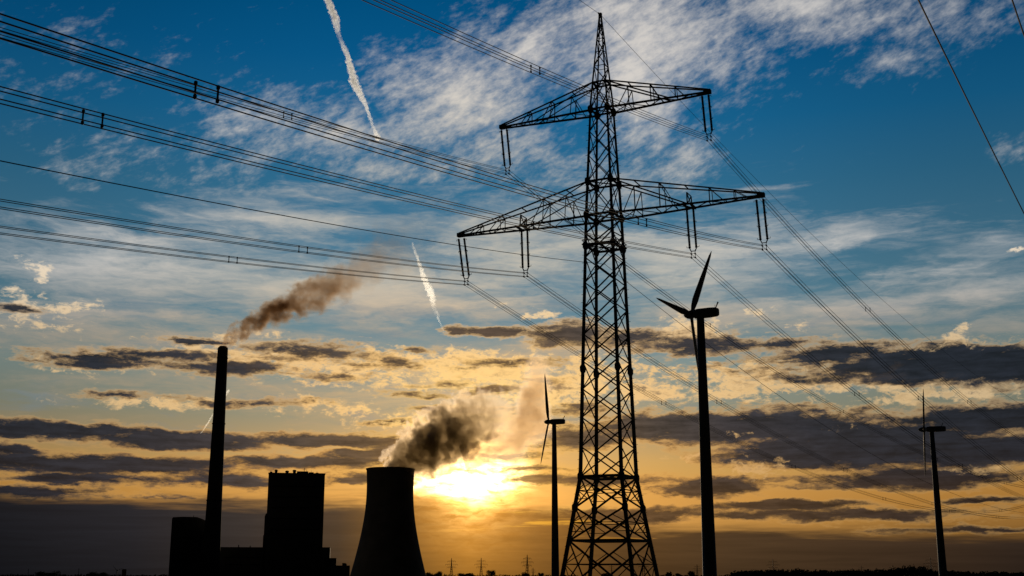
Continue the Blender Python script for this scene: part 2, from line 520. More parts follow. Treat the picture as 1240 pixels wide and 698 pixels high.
def thing(name, label, cat, loc=(0, 0, 0), rz=0.0, group=None):
    o = bpy.data.objects.new(name, None)
    COL.objects.link(o)
    o.empty_display_size = 0.5
    o.location = loc
    o.rotation_euler = (0, 0, rz)
    return tag(o, label, cat, group)


def children(o):
    return [c for c in bpy.data.objects if c.parent == o]


def copy_tree(o, parent=None):
    c = o.copy()
    COL.objects.link(c)
    c.parent = parent
    for ch in children(o):
        copy_tree(ch, c)
    return c


def structure(o):
    o['kind'] = 'structure'
    return o


# ------------------------------------------------------------------ ground
g = MB()
NG = 60
GS = 26000.0
for i in range(NG + 1):
    for j in range(NG + 1):
        # fine grid near the camera, coarse at the horizon
        def sp(t):
            t = t * 2 - 1
            return math.copysign(abs(t) ** 3, t) * GS
        g.v.append((sp(i / NG), sp(j / NG), 0.0))
for i in range(NG):
    for j in range(NG):
        a = i * (NG + 1) + j
        g.f.append((a, a + NG + 1, a + NG + 2, a + 1))
structure(g.build('ground', M_FIELD))

# ------------------------------------------------------------------ main lattice tower
TH = R(25.4)
BASE = Vector((9.6, 122.0, 0.0))
tower = thing('transmission_tower', 'tall steel lattice transmission tower with two long crossarms, largest of all in the middle', 'transmission tower', BASE, -TH)

PROF = [(0.0, 3.82), (11.45, 2.15), (38.4, 1.42), (51.0, 0.92), (61.3, 0.09)]


def half(z):
    for (z0, h0), (z1, h1) in zip(PROF, PROF[1:]):
        if z <= z1:
            return h0 + (h1 - h0) * (z - z0) / (z1 - z0)
    return PROF[-1][1]


CORN = [(-1, -1), (1, -1), (1, 1), (-1, 1)]


def corner(k, z):
    sx, sy = CORN[k % 4]
    h = half(z)
    return Vector((sx * h, sy * h, z))


# concrete foundations and the four legs, with step bolts
for k in range(4):
    f = MB()
    c = corner(k, 0)
    f.tube([(c.x, c.y, -0.6), (c.x, c.y, 0.35)], [0.75, 0.6], 16)
    f.build('foundation', M_CONC, tower)
LEGZ = [0.0, 11.45, 38.4, 51.0]
for k in range(4):
    m = MB()
    ws = [0.34, 0.32, 0.25, 0.17]
    for i in range(3):
        p, q = corner(k, LEGZ[i]), corner(k, LEGZ[i + 1])
        if i == 0:
            p.z = 0.3
        m.tube([p, q], [ws[i] * 0.68, ws[i + 1] * 0.68], 4)
    sx, sy = CORN[k]
    z = 2.6
    while z < 50.6:                                     # step bolts
        c = corner(k, z)
        if round(z / 0.42) % 2:
            m.bar(c, c + Vector((sx * 0.34, 0, 0)), 0.035)
        else:
            m.bar(c, c + Vector((0, sy * 0.34, 0)), 0.035)
        z += 0.42
    for z in (8.4, 11.45, 22.2, 35.1, 38.4, 42.1, 50.2):  # splice and gusset plates
        c = corner(k, z)
        m.tube([c - Vector((0, 0, 0.42)), c - Vector((0, 0, 0.2)), c + Vector((0, 0, 0.2)), c + Vector((0, 0, 0.42))], [0.22, 0.33, 0.33, 0.2], 4)
    m.build('leg', M_STEEL, tower)

# the X bracing of each face
NODES = [0.25, 5.26, 8.45, 11.45]
z, b = 11.45, 2.95
while z < 37.0:
    z += b
    NODES.append(z)
    b *= 0.985
NODES[-1] = 38.4
NODES += [42.1, 45.0, 47.7, 50.2, 53.3]
for k in range(4):
    m = MB()
    for i, (z0, z1) in enumerate(zip(NODES, NODES[1:])):
        w = 0.17 if z0 < 11 else (0.12 if z0 < 38 else 0.095)
        a0, b0, a1, b1 = corner(k, z0), corner(k + 1, z0), corner(k, z1), corner(k + 1, z1)
        m.angle(a0, b1, w)
        m.angle(b0, a1, w)
        if z0 < 11.4:                                   # secondary struts of the spread foot
            t = half(z0) / (half(z0) + half(z1))
            x = a0.lerp(b1, t)                          # where the diagonals cross
            zc = x.z
            la, lb = corner(k, zc), corner(k + 1, zc)
            m.angle(la, x, 0.09)
            m.angle(x, lb, 0.09)
            for (foot, other, l) in ((a0, b1, la), (b0, a1, lb)):
                h0 = foot.lerp(other, t * 0.5)
                m.angle(h0, l, 0.08)
                m.angle(h0, foot.lerp(l, 0.5), 0.07)
            for (head, other, l) in ((a1, b0, la), (b1, a0, lb)):
                h1 = head.lerp(other, (1 - t) * 0.5)
                m.angle(h1, l, 0.08)
    m.build('lattice_bracing', M_STEEL, tower)

# horizontal frames
for z, w in ((5.26, 0.2), (11.45, 0.24), (35.1, 0.2), (38.4, 0.2), (42.1, 0.18), (50.2, 0.17), (53.3, 0.15)):
    m = MB()
    for k in range(4):
        m.bar(corner(k, z), corner(k + 1, z), w)
    m.angle(corner(0, z), corner(2, z), 0.1)
    m.angle(corner(1, z), corner(3, z), 0.1)
    if z == 11.45:
        for k in range(4):
            a = corner(k, z).lerp(corner(k + 1, z), 0.5)
            m.angle(a, corner(k + 1, z).lerp(corner(k + 2, z), 0.5), 0.1)
    if z == 35.1:                                       # narrow inspection platform
        h = half(z) + 0.28
        for k in range(4):
            (ax, ay), (bx, by) = CORN[k], CORN[(k + 1) % 4]
            m.bar((ax * h, ay * h, z + 0.1), (bx * h, by * h, z + 0.1), 0.09)
            m.bar((ax * h, ay * h, z + 0.5), (bx * h, by * h, z + 0.5), 0.06)
    m.build('horizontal_frame', M_STEEL, tower)

# the peak
m = MB()
PK = [53.3, 55.2, 56.9, 58.4, 59.6, 60.6]
for k in range(4):
    m.tube([corner(k, 51.0), corner(k, 61.2)], [0.11, 0.06], 4)
    for i, (z0, z1) in enumerate(zip(PK, PK[1:])):
        if (i + k) % 2:
            m.angle(corner(k, z0), corner(k + 1, z1), 0.09)
        else:
            m.angle(corner(k + 1, z0), corner(k, z1), 0.09)
        m.angle(corner(k, z1), corner(k + 1, z1), 0.06)
m.box((-0.16, -0.16, 61.0), (0.16, 0.16, 61.5))
m.bar((-0.05, -0.45, 61.35), (-0.05, 0.45, 61.35), 0.13)
m.build('peak', M_STEEL, tower)


def crossarm(sx, L, zb, zt, posts, zend=None):
    """lattice arm from the body out to x = sx*L"""
    m = MB()
    hb, ht = half(zb), half(zt)
    zend = zend or zb + 0.1

    def chord(y, top, t):
        if top:
            a = Vector((sx * ht, y * ht, zt))
            b_ = Vector((sx * L, y * 0.16, zend + 0.28))
        else:
            a = Vector((sx * hb, y * hb, zb))
            b_ = Vector((sx * L, y * 0.22, zend))
        return a.lerp(b_, t)
    strut = 0.52 if L > 14 else 0.62
    for y in (-1, 1):
        m.bar(chord(y, 0, 0), chord(y, 0, 1), 0.19, 0.16)
        m.bar(chord(y, 1, 0), chord(y, 1, 1), 0.13, 0.12)
        m.angle(chord(y, 1, 0), chord(y, 0, strut), 0.13)          # long inclined strut
        ts = [0.0] + posts
        for i, t0 in enumerate(posts):
            lo_, hi_ = chord(y, 0, t0), chord(y, 1, t0)
            mid = chord(y, 1, 0).lerp(chord(y, 0, strut), min(1, t0 / strut))
            if i % 2 == 0 and t0 < strut:
                m.angle(lo_, mid, 0.09)
                m.angle(chord(y, 0, (ts[i] + t0) / 2 if i else t0 * 0.5), mid, 0.08)
            else:
                m.angle(lo_, hi_, 0.09)
                m.angle(chord(y, 0, min(0.97, t0 + 0.09)), hi_, 0.07)
    n = len(posts) + 3
    for i in range(n):                                  # plan bracing underneath
        t0, t1 = (i / n) ** 0.85 * 0.97, ((i + 1) / n) ** 0.85 * 0.97
        if i % 2:
            m.angle(chord(-1, 0, t0), chord(1, 0, t1), 0.07)
        else:
            m.angle(chord(1, 0, t0), chord(-1, 0, t1), 0.07)
        m.angle(chord(-1, 0, t1), chord(1, 0, t1), 0.07)
    for t in posts:
        m.angle(chord(-1, 1, t), chord(1, 1, t), 0.09)
    # solid end
    m.box((min(sx * (L - 0.55), sx * (L + 0.2)), -0.26, zend - 0.12), (max(sx * (L - 0.55), sx * (L + 0.2)), 0.26, zend + 0.3))
    return m.build('crossarm', M_STEEL, tower), chord


_, cl_r = crossarm(1, 16.75, 38.3, 42.1, [0.16, 0.33, 0.5, 0.66, 0.82])
_, cl_l = crossarm(-1, 17.05, 38.3, 42.1, [0.16, 0.33, 0.5, 0.66, 0.82])
_, cu_r = crossarm(1, 11.75, 50.1, 53.3, [0.22, 0.44, 0.68])
_, cu_l = crossarm(-1, 11.9, 50.1, 53.3, [0.22, 0.44, 0.68])
# hanger frames in the middle of the lower arms
for sx, xx in ((1, 9.3), (-1, 9.15)):
    m = MB()
    t = (xx - 1.4) / 15.4
    chord = cl_r if sx > 0 else cl_l
    for y in (-1, 1):
        m.bar(chord(y, 0, t), chord(y, 0, t).lerp(chord(y, 1, t), 0.62), 0.11)
    m.bar(chord(-1, 0, t) + Vector((-0.35, 0, -0.06)), chord(1, 0, t) + Vector((-0.35, 0, -0.06)), 0.2)
    m.bar(chord(-1, 0, t) + Vector((0.35, 0, -0.06)), chord(1, 0, t) + Vector((0.35, 0, -0.06)), 0.2)
    m.bar(chord(-1, 0, t), chord(1, 0, t).lerp(chord(1, 1, t), 0.62), 0.08)
    m.bar(chord(1, 0, t), chord(-1, 0, t).lerp(chord(-1, 1, t), 0.62), 0.08)
    m.bar(chord(-1, 0, t).lerp(chord(-1, 1, t), 0.62), chord(1, 0, t).lerp(chord(1, 1, t), 0.62), 0.08)
    m.build('hanger_frame', M_STEEL, tower)


def local(x, y, z):
    """tower frame to world"""
    c, s = math.cos(TH), math.sin(TH)
    return BASE + Vector((x * c + y * s, -x * s + y * c, z))


# ------------------------------------------------------------------ insulators
def insulator(top, bot, label):
    """double long-rod string from top (on the arm) down to a yoke above the bundle at bot, tower frame"""
    root = thing('insulator_set', label, 'insulator', local(*top), -TH, 'double insulator strings of the big lattice tower')
    d = Vector(bot) - Vector(top)
    end = d - Vector((0, 0, 0.0))
    end.z += 0.75
    for sx in (-0.34, 0.34):
        m = MB()
        a, b_ = Vector((sx, 0, -0.05)), Vector((end.x + sx, end.y, end.z))
        pts, rad = [], []
        N = 72
        for i in range(N + 1):
            t = i / N
            p = a.lerp(b_, t)
            seg = (t * 3) % 1.0
            cap = t < 0.04 or t > 0.96 or min(seg, 1 - seg) < 0.035
            pts.append(p)
            rad.append(0.06 if cap else (0.135 if i % 2 else 0.085))
        m.tube(pts, rad, 8)
        s = m.build('insulator_string', M_INS, root)
        for t, ln in ((0.03, 0.26), (0.335, 0.2), (0.665, 0.2), (0.97, 0.3)):      # arcing horns on the metal caps
            p = a.lerp(b_, t)
            sg = 1 if sx > 0 else -1
            r = MB().tube([p - Vector((0, 0, 0.06)), p - Vector((0, 0, 0.05)), p + Vector((0, 0, 0.05)), p + Vector((0, 0, 0.06))], [0.08, 0.13, 0.13, 0.08], 10)
            r.tube([p + Vector((sg * 0.05, 0, 0)), p + Vector((sg * ln, 0, 0.02)), p + Vector((sg * ln, 0, 0.16 if t > 0.5 else -0.14))], 0.028, 5)
            r.build('arcing_horn', M_STEEL, s)
    y = MB()
    e = end
    y.bar((e.x - 0.34, 0, e.z + 0.02), (e.x - 0.2, 0, e.z - 0.28), 0.09)
    y.bar((e.x + 0.34, 0, e.z + 0.02), (e.x + 0.2, 0, e.z - 0.28), 0.09)
    y.bar((e.x - 0.26, 0, e.z - 0.26), (e.x + 0.26, 0, e.z - 0.26), 0.07)
    for q in (-0.2, 0.2):
        y.bar((e.x + q, 0, e.z - 0.25), (d.x + q, 0, d.z - 0.2), 0.05)
        y.box((d.x + q - 0.06, -0.17, d.z + 0.16), (d.x + q + 0.06, 0.17, d.z + 0.25))
        y.box((d.x + q - 0.06, -0.17, d.z - 0.25), (d.x + q + 0.06, 0.17, d.z - 0.16))
    y.build('yoke', M_STEEL, root)
    return root


ATT = {  # conductor bundle: (x along the arm, z) ; right span (azimuth, slope, curvature) ; left span
    'upper_right': ((11.57, 45.22), (35.21, -0.2487, 0.000718), (21.92, -0.2658, 0.000242), 11.35),
    'lower_right_outer': ((16.67, 33.12), (35.92, -0.238, 0.000595), (21.89, -0.227, 0.000269), 16.45),
    'lower_right_inner': ((9.48, 33.11), (35.22, -0.2187, 0.000663), (22.24, -0.2096, 0.000225), 9.3),
    'upper_left': ((-11.17, 44.92), (37.21, -0.244, 0.000649), (21.97, -0.2246, 0.000251), -11.6),
    'lower_left_inner': ((-9.02, 33.13), (35.76, -0.2168, 0.000638), (21.79, -0.2022, 0.000281), -9.15),
    'lower_left_outer': ((-16.15, 32.97), (34.93, -0.2042, 0.000619), (21.98, -0.1937, 0.000253), -16.8),
}
TEXT = {
    'upper_right': 'end of the upper crossarm on its right, higher side',
    'lower_right_outer': 'far right end of the lower crossarm',
    'lower_right_inner': 'middle of the right half of the lower crossarm',
    'upper_left': 'left end of the upper crossarm',
    'lower_left_inner': 'middle of the left half of the lower crossarm',
    'lower_left_outer': 'far left end of the lower crossarm',
}
for key, ((ax, az_), rs, ls, hx) in ATT.items():
    zt = 50.0 if 'upper' in key else 38.15
    insulator((hx, 0, zt), (ax, 0, az_), 'dark double insulator string under the ' + TEXT[key])


# ------------------------------------------------------------------ overhead cables
def span_point(A, sgn, par, s):
    azm, a, b_ = par
    return A + Vector((sgn * s * math.sin(R(azm)), sgn * s * math.cos(R(azm)), a * s + b_ * s * s))


def cable_path(A, rs, ls, s_right=372.0, s_left=215.0):
    pts = []
    n = 40
    for i in range(n, 0, -1):
        pts.append(span_point(A, -1, ls, s_left * i / n))
    pts.append(A)
    n = 70
    for i in range(1, n + 1):
        pts.append(span_point(A, 1, rs, s_right * i / n))
    return pts


def sideways(pts, off, dz):
    out = []
    for i, p in enumerate(pts):
        t = pts[min(i + 1, len(pts) - 1)] - pts[max(i - 1, 0)]
        h = Vector((t.y, -t.x, 0)).normalized()
        out.append(p + h * off + Vector((0, 0, dz)))
    return out


BUNDLE_LABEL = {
    'upper_right': 'four-wire cable bundle hung from the right tip of the upper crossarm',
    'lower_right_outer': 'four-wire cable bundle hung from the far right tip of the lower crossarm',
    'lower_right_inner': 'four-wire cable bundle hung midway along the right half of the lower crossarm',
    'upper_left': 'four-wire cable bundle hung from the left tip of the upper crossarm',
    'lower_left_inner': 'four-wire cable bundle hung midway along the left half of the lower crossarm',
    'lower_left_outer': 'four-wire cable bundle hung from the far left tip of the lower crossarm',
}
SPACERS = {'upper_right': (49.8, 73), 'lower_right_outer': (89.2, 44), 'lower_right_inner': (85.5, 45), 'upper_left': (43.8, 87), 'lower_left_inner': (44.4, 92), 'lower_left_outer': (43.0, 99)}
for key, ((ax, az_), rs, ls, hx) in ATT.items():
    A = local(ax, 0, az_)
    root = thing('cable_bundle', BUNDLE_LABEL[key], 'power cable', A, 0, 'conductor bundles of the big lattice tower')
    path = cable_path(A, rs, ls)
    for off in (-0.2, 0.2):
        for dzz in (-0.2, 0.2):
            MB().tube([p - A for p in sideways(path, off, dzz)], 0.023, 5).build('conductor', M_WIRE, root, True)
    spots = [(-1, ls, s) for s in SPACERS[key]] + [(1, rs, s) for s in (45, 90, 135, 180, 225, 270, 315)]
    for sgn, par, s in spots:
        c = span_point(A, sgn, par, s)
        h = Vector((math.cos(R(par[0])), -math.sin(R(par[0])), 0))
        along = Vector((math.sin(R(par[0])), math.cos(R(par[0])), 0))
        for q in (-1, 1):
            p = c + h * (0.2 * q) + along * (0.25 * q) - A
            m = MB().tube([p + Vector((0, 0, z)) for z in (-0.27, -0.25, -0.15, -0.14, 0.14, 0.15, 0.25, 0.27)], [0.03, 0.055, 0.055, 0.032, 0.032, 0.055, 0.055, 0.03], 6)
            m.build('spacer', M_STEEL, root)

A = local(0, 0, 61.35)
o = MB().tube([p - A for p in cable_path(A, (35.19, -0.2214, 0.000543), (22.0, -0.2237, 0.00025))], 0.022, 5).build('earth_wire', M_WIRE)
o.location = A
tag(o, 'single thin earth wire running over the very top of the big lattice tower', 'power cable')
A = local(0, 0, 33.3) + Vector((0.0, 0, 0))
o = MB().tube([p - A for p in cable_path(A, (35.38, -0.2259, 0.000697), (21.64, -0.2122, 0.000292))], 0.026, 5).build('telecom_cable', M_WIRE)
o.location = A
tag(o, 'single thin cable passing through the tower body below the lower crossarm', 'power cable')

# two wires of another line close by, upper right
a0, d0 = Vector((17.55, 48.29, 26.0)), Vector((17.0, 30.4, 0)).normalized()
for dxo, dyo, lab in ((0.0, 0.0, 'single dark wire slanting steeply across the upper right sky, the longer one'),
                      (4.05, 0.0, 'short piece of dark wire cutting the top right corner of the sky')):
    pts = []
    for i in range(61):
        s = -90 + i * 6
        pts.append(Vector((dxo, dyo, 0)) + d0 * s + Vector((0, 0, -0.022 * s + 0.00022 * s * s)))
    o = MB().tube(pts, 0.036, 6).build('overhead_wire', M_WIRE)
    o.location = a0
    tag(o, lab, 'power cable', 'wires of the neighbouring line')


# ------------------------------------------------------------------ wind turbines
def blade_mesh(L):
    m = MB()
    st = [(0.0, 0.42, 0.42), (0.04, 0.44, 0.40), (0.10, 0.68, 0.34), (0.2, 0.86, 0.26), (0.35, 0.78, 0.18), (0.55, 0.64, 0.12), (0.75, 0.46, 0.08), (0.92, 0.30, 0.05), (1.0, 0.07, 0.02)]
    n = 10
    vs, fs = [], []
    for i, (t, c, th) in enumerate(st):
        tw = R(62 - 50 * min(1, t * 1.6)) * 0.45
        for k in range(n):
            g_ = 2 * math.pi * k / n
            x = math.cos(g_) * c + (0.16 * c if t > 0.06 else 0)
            y = math.sin(g_) * th
            vs.append((x * math.cos(tw) - y * math.sin(tw), x * math.sin(tw) + y * math.cos(tw), t * L + 0.5))
        if i:
            for k in range(n):
                fs.append(((i - 1) * n + k, (i - 1) * n + (k + 1) % n, i * n + (k + 1) % n, i * n + k))
    fs.append(tuple(range(n - 1, -1, -1)))
    fs.append(tuple(range((len(st) - 1) * n, len(st) * n)))
    m.add(vs, fs)
    return m


def turbine(name, label, hub_px, dist, front, phis, L, r_base=1.75, r_top=0.95, pitch=90.0, stretch=1.0, tilt=3.0):
    """front = direction (x, y) the rotor faces; phis = blade angles from straight up"""
    hub_w = at(hub_px[0], hub_px[1], dist)
    H = hub_w.z
    fx = Vector((front[0], front[1], 0)).normalized()
    rz = math.atan2(fx.y, fx.x)                         # local +X faces the wind
    base = Vector((hub_w.x, hub_w.y, 0))
    root = thing(name, label, 'wind turbine', base, rz, 'wind turbines')
    m = MB().lathe([(r_base * 1.25, -0.3), (r_base * 1.25, 0.25), (r_base, 0.3), (r_base + (r_top - r_base) * 0.33, H * 0.33), (r_base + (r_top - r_base) * 0.66, H * 0.66), (r_top, H - 1.25)], 32)
    tw = m.build('tower', M_TURB, root, True)
    MB().prism([(-r_base * 0.0 - 0.45, 0.35), (0.45, 0.35), (0.45, 2.4), (-0.45, 2.4)], -r_base - 0.06, -r_base + 0.3).build('door', M_DARKCLAD, tw)
    # nacelle: rounded box profile, longer behind the tower
    n = MB()
    secs = [(1.9, 0.78), (1.6, 1.05), (0.6, 1.22), (-2.6, 1.22), (-4.4, 1.12), (-4.9, 0.9)]
    secs = [(x * stretch, r) for x, r in secs]
    vs, fs = [], []
    for i, (x, r) in enumerate(secs):
        for k in range(16):
            g_ = 2 * math.pi * k / 16
            c, s = math.cos(g_), math.sin(g_)
            vs.append((x, math.copysign(abs(c) ** 0.55, c) * r, H + math.copysign(abs(s) ** 0.55, s) * r))
        if i:
            for k in range(16):
                fs.append(((i - 1) * 16 + k, (i - 1) * 16 + (k + 1) % 16, i * 16 + (k + 1) % 16, i * 16 + k))
    fs += [tuple(range(16)), tuple(range(len(vs) - 16, len(vs)))]
    n.add(vs, fs)
    n.build('nacelle', M_TURB, root, True)
    v = MB().bar((-4.2, 0, H + 1.1), (-4.85, 0, H + 2.5), 0.16, 0.3)
    v.bar((-4.0, 0.0, H + 1.1), (-4.0, 0.0, H + 1.9), 0.08)
    v.build('wind_vane', M_DARKCLAD, root)
    hb = MB()
    prof = [(0.95, 1.95), (1.12, 2.3), (1.1, 3.0), (0.92, 3.7), (0.55, 4.3), (0.12, 4.6)]
    prof = [(r, x * stretch) for r, x in prof]
    hb.tube([(x, 0, H) for r, x in prof], [r for r, x in prof], 20)
    hub = hb.build('hub', M_TURB, root, True)
    for ph in phis:
        o = blade_mesh(L).build('blade', M_TURB, root, True)
        # blade grows along local z; turn it about the rotor axis (x), chord mostly out of the rotor plane
        o.matrix_local = Matrix.Translation((2.55 * stretch, 0, H)) @ Matrix.Rotation(R(-tilt), 4, 'Y') @ Matrix.Rotation(R(ph), 4, 'X') @ Matrix.Rotation(R(pitch), 4, 'Z')
    return root


turbine('wind_turbine', 'large dark wind turbine just right of the big lattice tower', (848, 380), 306, (-0.865, 0.50), (30, 150, -90), 21.6, pitch=24, stretch=0.97, tilt=6)
turbine('wind_turbine', 'wind turbine between the cooling tower and the big lattice tower', (671, 511), 545, (-0.97, 0.25), (-30, 90, 210), 22.5, pitch=30)
turbine('wind_turbine', 'distant wind turbine alone near the right edge with edge-on blades', (1128, 520), 560, (-0.947, 0.322), (30, 150, -90), 22.0, pitch=48, stretch=1.2)


# ------------------------------------------------------------------ power station
def px_x(u, v, dist):
    return at(u, v, dist)


# chimney
c = at(270, 421, 1330)
chim = thing('chimney', 'very tall slender power station chimney trailing brown smoke', 'chimney', (c.x, c.y, 0))
H = c.z
m = MB().lathe([(9.4, 0), (8.2, H * 0.25), (7.2, H * 0.5), (6.2, H * 0.75), (5.45, H - 3), (5.45, H - 1.2), (5.0, H)], 40)
shaft = m.build('shaft', M_CONC, chim, True)
for zz in (0.33, 0.66, 0.95):
    rr = 9.4 + (5.45 - 9.4) * zz
    MB().lathe([(rr + 0.05, H * zz), (rr + 0.35, H * zz + 0.2), (rr + 0.35, H * zz + 0.9), (rr + 0.05, H * zz + 1.0)], 40).build('gallery', M_DARKCLAD, chim)
MB().lathe([(3.9, H - 0.5), (3.9, H + 1.2)], 32).build('flue', M_DARKCLAD, chim)

# cooling tower
c = at(473, 568, 1535)
ct = thing('cooling_tower', 'broad waisted concrete cooling tower with steam rising beside the sun', 'cooling tower', (c.x, c.y, 0))
H = c.z
prof = []
for i in range(29):
    z = H * i / 28
    zt, rt = H * 0.80, 28.9
    k = 82.0 if z < zt else 105.0
    prof.append((rt * math.sqrt(1 + ((z - zt) / k) ** 2), z))
prof[-1] = (prof[-1][0], H - 1.0)
m = MB().tube([(0, 0, z) for r, z in prof], [r for r, z in prof], 72, cap=False)
inner = [(r - 0.9, z) for r, z in prof]
m.tube([(0, 0, z) for r, z in inner], [r for r, z in inner], 72, cap=False)
m.build('shell', M_CONC, ct, True)
rt = prof[-1][0]
rim = MB()
N = 72
vs, fs = [], []
for i in range(N):
    g_ = 2 * math.pi * i / N
    for (r, z) in ((rt - 1.0, H - 1.2), (rt + 0.7, H - 1.2), (rt + 0.7, H), (rt - 1.0, H)):
        vs.append((math.cos(g_) * r, math.sin(g_) * r, z))
for i in range(N):
    j = (i + 1) % N
    for k in range(4):
        fs.append((i * 4 + k, i * 4 + (k + 1) % 4, j * 4 + (k + 1) % 4, j * 4 + k))
rim.add(vs, fs).build('rim', M_CONC, ct)


def at_frame(u, v, dist):
    p = at(u, v, dist)
    return p


def building(name, label, cat, u, v, dist, group=None):
    """root standing at the foot of photo point (u, v), facing the camera; returns the root and a px->local converter"""
    p = at(u, v, dist)
    az_ = math.atan2(p.x, p.y)
    root = thing(name, label, cat, (p.x, p.y, 0), -az_, group)

    def loc(uu, vv):
        d = ray(uu, vv)
        t = math.atan2(d.x, d.y) - az_
        # plane through the root facing the camera
        r = dist / math.cos(t)
        return dist * math.tan(t), CAM_Z + d.z / math.hypot(d.x, d.y) * r
    return root, loc


def window_rows(root, x0, x1, z0, z1, nx, nz, y, w=2.2, h=1.3):
    """bands of windows: each band one part, panes in one mesh"""
    for j in range(nz):
        zz = z0 + (z1 - z0) * (j + 0.5) / nz
        m = MB()
        m.box((x0, y - 0.05, zz - h / 2), (x1, y + 0.25, zz + h / 2))
        o = m.build('window_band', M_GLASS, root)
        f = MB()
        for i in range(nx + 1):
            xx = x0 + (x1 - x0) * i / nx
            f.box((xx - 0.12, y - 0.14, zz - h / 2 - 0.1), (xx + 0.12, y - 0.055, zz + h / 2 + 0.1))
        f.build('window_frame', M_DARKCLAD, o)


# boiler house
root, loc = building('boiler_house', 'tall blocky boiler house with small vents along its flat roof', 'power station building', 359, 640, 1390)
xl, zt = loc(325.3, 573.5)
xr, _ = loc(393.6, 574.5)
m = MB().box((xl, 0, 0), (xr, 62, zt))
wall = m.build('wall', M_CLAD, root)
m = MB().box((xl - 0.4, -0.4, zt + 0.003), (xr + 0.4, 62.4, zt + 0.9))
m.build('parapet', M_DARKCLAD, root)
x1, z1 = loc(320.3, 627)
x2, z2 = loc(318.6, 648)
z1 = loc(325, 625)[1]
m = MB().prism([(x1, 0), (xl - 0.01, 0), (xl - 0.01, z1 + 3.4), (xl - 1.2, z1 + 2.6), (x1, z1)], 6, 50)
m.build('stair_tower', M_CLAD, root)
m = MB().box((x2, 4, 0), (x1 - 0.01, 46, z2))
m.build('annex', M_CLAD, root)
window_rows(root, xl + 4, xr - 4, 48, zt - 8, 14, 5, 0, h=1.6)
for (u0, u1, vv, nm) in ((326.5, 329.8, 570.9, 'roof_vent'), (332.5, 336.2, 568.4, 'roof_vent'), (345.5, 349.8, 569.6, 'roof_vent'), (354.5, 358.8, 568.6, 'roof_vent'),
                         (334, 345, 572.2, 'roof_housing'), (350.5, 354, 572.4, 'roof_housing'), (359.5, 373.5, 570.4, 'roof_housing'), (374, 380, 571.6, 'roof_housing'), (382, 386.5, 572.2, 'roof_vent')):
    xa, za = loc(u0, vv)
    xb, _ = loc(u1, vv)
    m = MB()
    if nm == 'roof_vent':
        r = (xb - xa) / 2
        m.lathe([(r * 0.85, zt + 0.9), (r * 0.85, za - 1.8), (r * 1.1, za - 1.6), (r * 1.1, za - 0.6), (r * 0.6, za + 0.2)], 14, ((xa + xb) / 2, 8, 0))
    else:
        m.box((xa, 5, zt + 0.905), (xb, 20, za))
    m.build(nm, M_DARKCLAD, root)
for (u, vtop, r) in ((368.6, 566.4, 0.3), (371.5, 568.6, 0.25), (328, 569.4, 0.3), (384, 570.5, 0.22), (377, 569.5, 0.2)):
    xa, za = loc(u, vtop)
    MB().lathe([(r, zt + 0.9), (r * 0.7, za)], 6, (xa, 4, 0)).build('antenna', M_STEEL, root)

# stepped coal bunker building to the right of it
root, loc = building('bunker_building', 'low stepped building descending from the boiler house towards the cooling tower', 'power station building', 408, 690, 1384)
steps = [(388.2, 399.0, 663), (399.0, 407.0, 676), (407.0, 423.6, 685)]
for i, (u0, u1, vv) in enumerate(steps):
    xa, _ = loc(u0, 690)
    xb, _ = loc(u1, 690)
    za = loc(u0, vv)[1]
    MB().box((xa + 0.02, -3 + i * 1.0, 0), (xb, 40 - i * 2, za)).build('wall', M_CLAD, root)
xa, za = loc(414.5, 682)
xb, _ = loc(420, 682)
MB().prism([(xa, 14.0), (xb, 14.0), (xb, za - 1.0), (xb - 1.6, za), (xa, za)], 4, 14).build('roof_housing', M_DARKCLAD, root)

# turbine hall between the chimney and the boiler house
root, loc = building('turbine_hall', 'long low flat-roofed hall between the chimney and the boiler house', 'power station building', 294, 690, 1400)
xa, za = loc(262, 663.2)
xb, _ = loc(319.4, 663)
MB().box((xa, 0, 0), (xb, 50, za)).build('wall', M_CLAD, root)
MB().box((xa - 0.3, -0.3, za + 0.003), (xb, 50.3, za + 0.5)).build('parapet', M_DARKCLAD, root)
window_rows(root, xa + 10, xb - 3, 12, 28, 18, 2, 0)
for u, vv in ((289, 661), (303, 662)):
    x, z = loc(u, vv)
    MB().lathe([(0.5, za + 0.5), (0.5, z + 1.0)], 10, (x, 6, 0)).build('roof_vent', M_DARKCLAD, root)

# filter house left of the chimney with a roof falling in a curve
root, loc = building('filter_house', 'square building left of the chimney with a roof that slopes down to the right', 'power station building', 228, 690, 1345)
pts = [loc(u, v) for u, v in ((208.3, 628.2), (209.5, 626.6), (222, 626.0), (238.5, 626.4), (244, 628.2), (248, 630.0), (251, 631.5))]
xe = loc(262, 640)[0]
poly = [(pts[0][0], 0.0), (xe, 0.0), (xe, pts[-1][1] - 1.0)] + [p for p in reversed(pts)]
MB().prism(poly, 0, 45).build('wall', M_CLAD, root)
x, z = loc(234.7, 624)
MB().lathe([(0.35, pts[3][1] - 1), (0.25, z)], 8, (x, 6, 0)).build('antenna', M_STEEL, root)
window_rows(root, pts[0][0] + 5, xe - 12, 14, 48, 8, 3, 0)


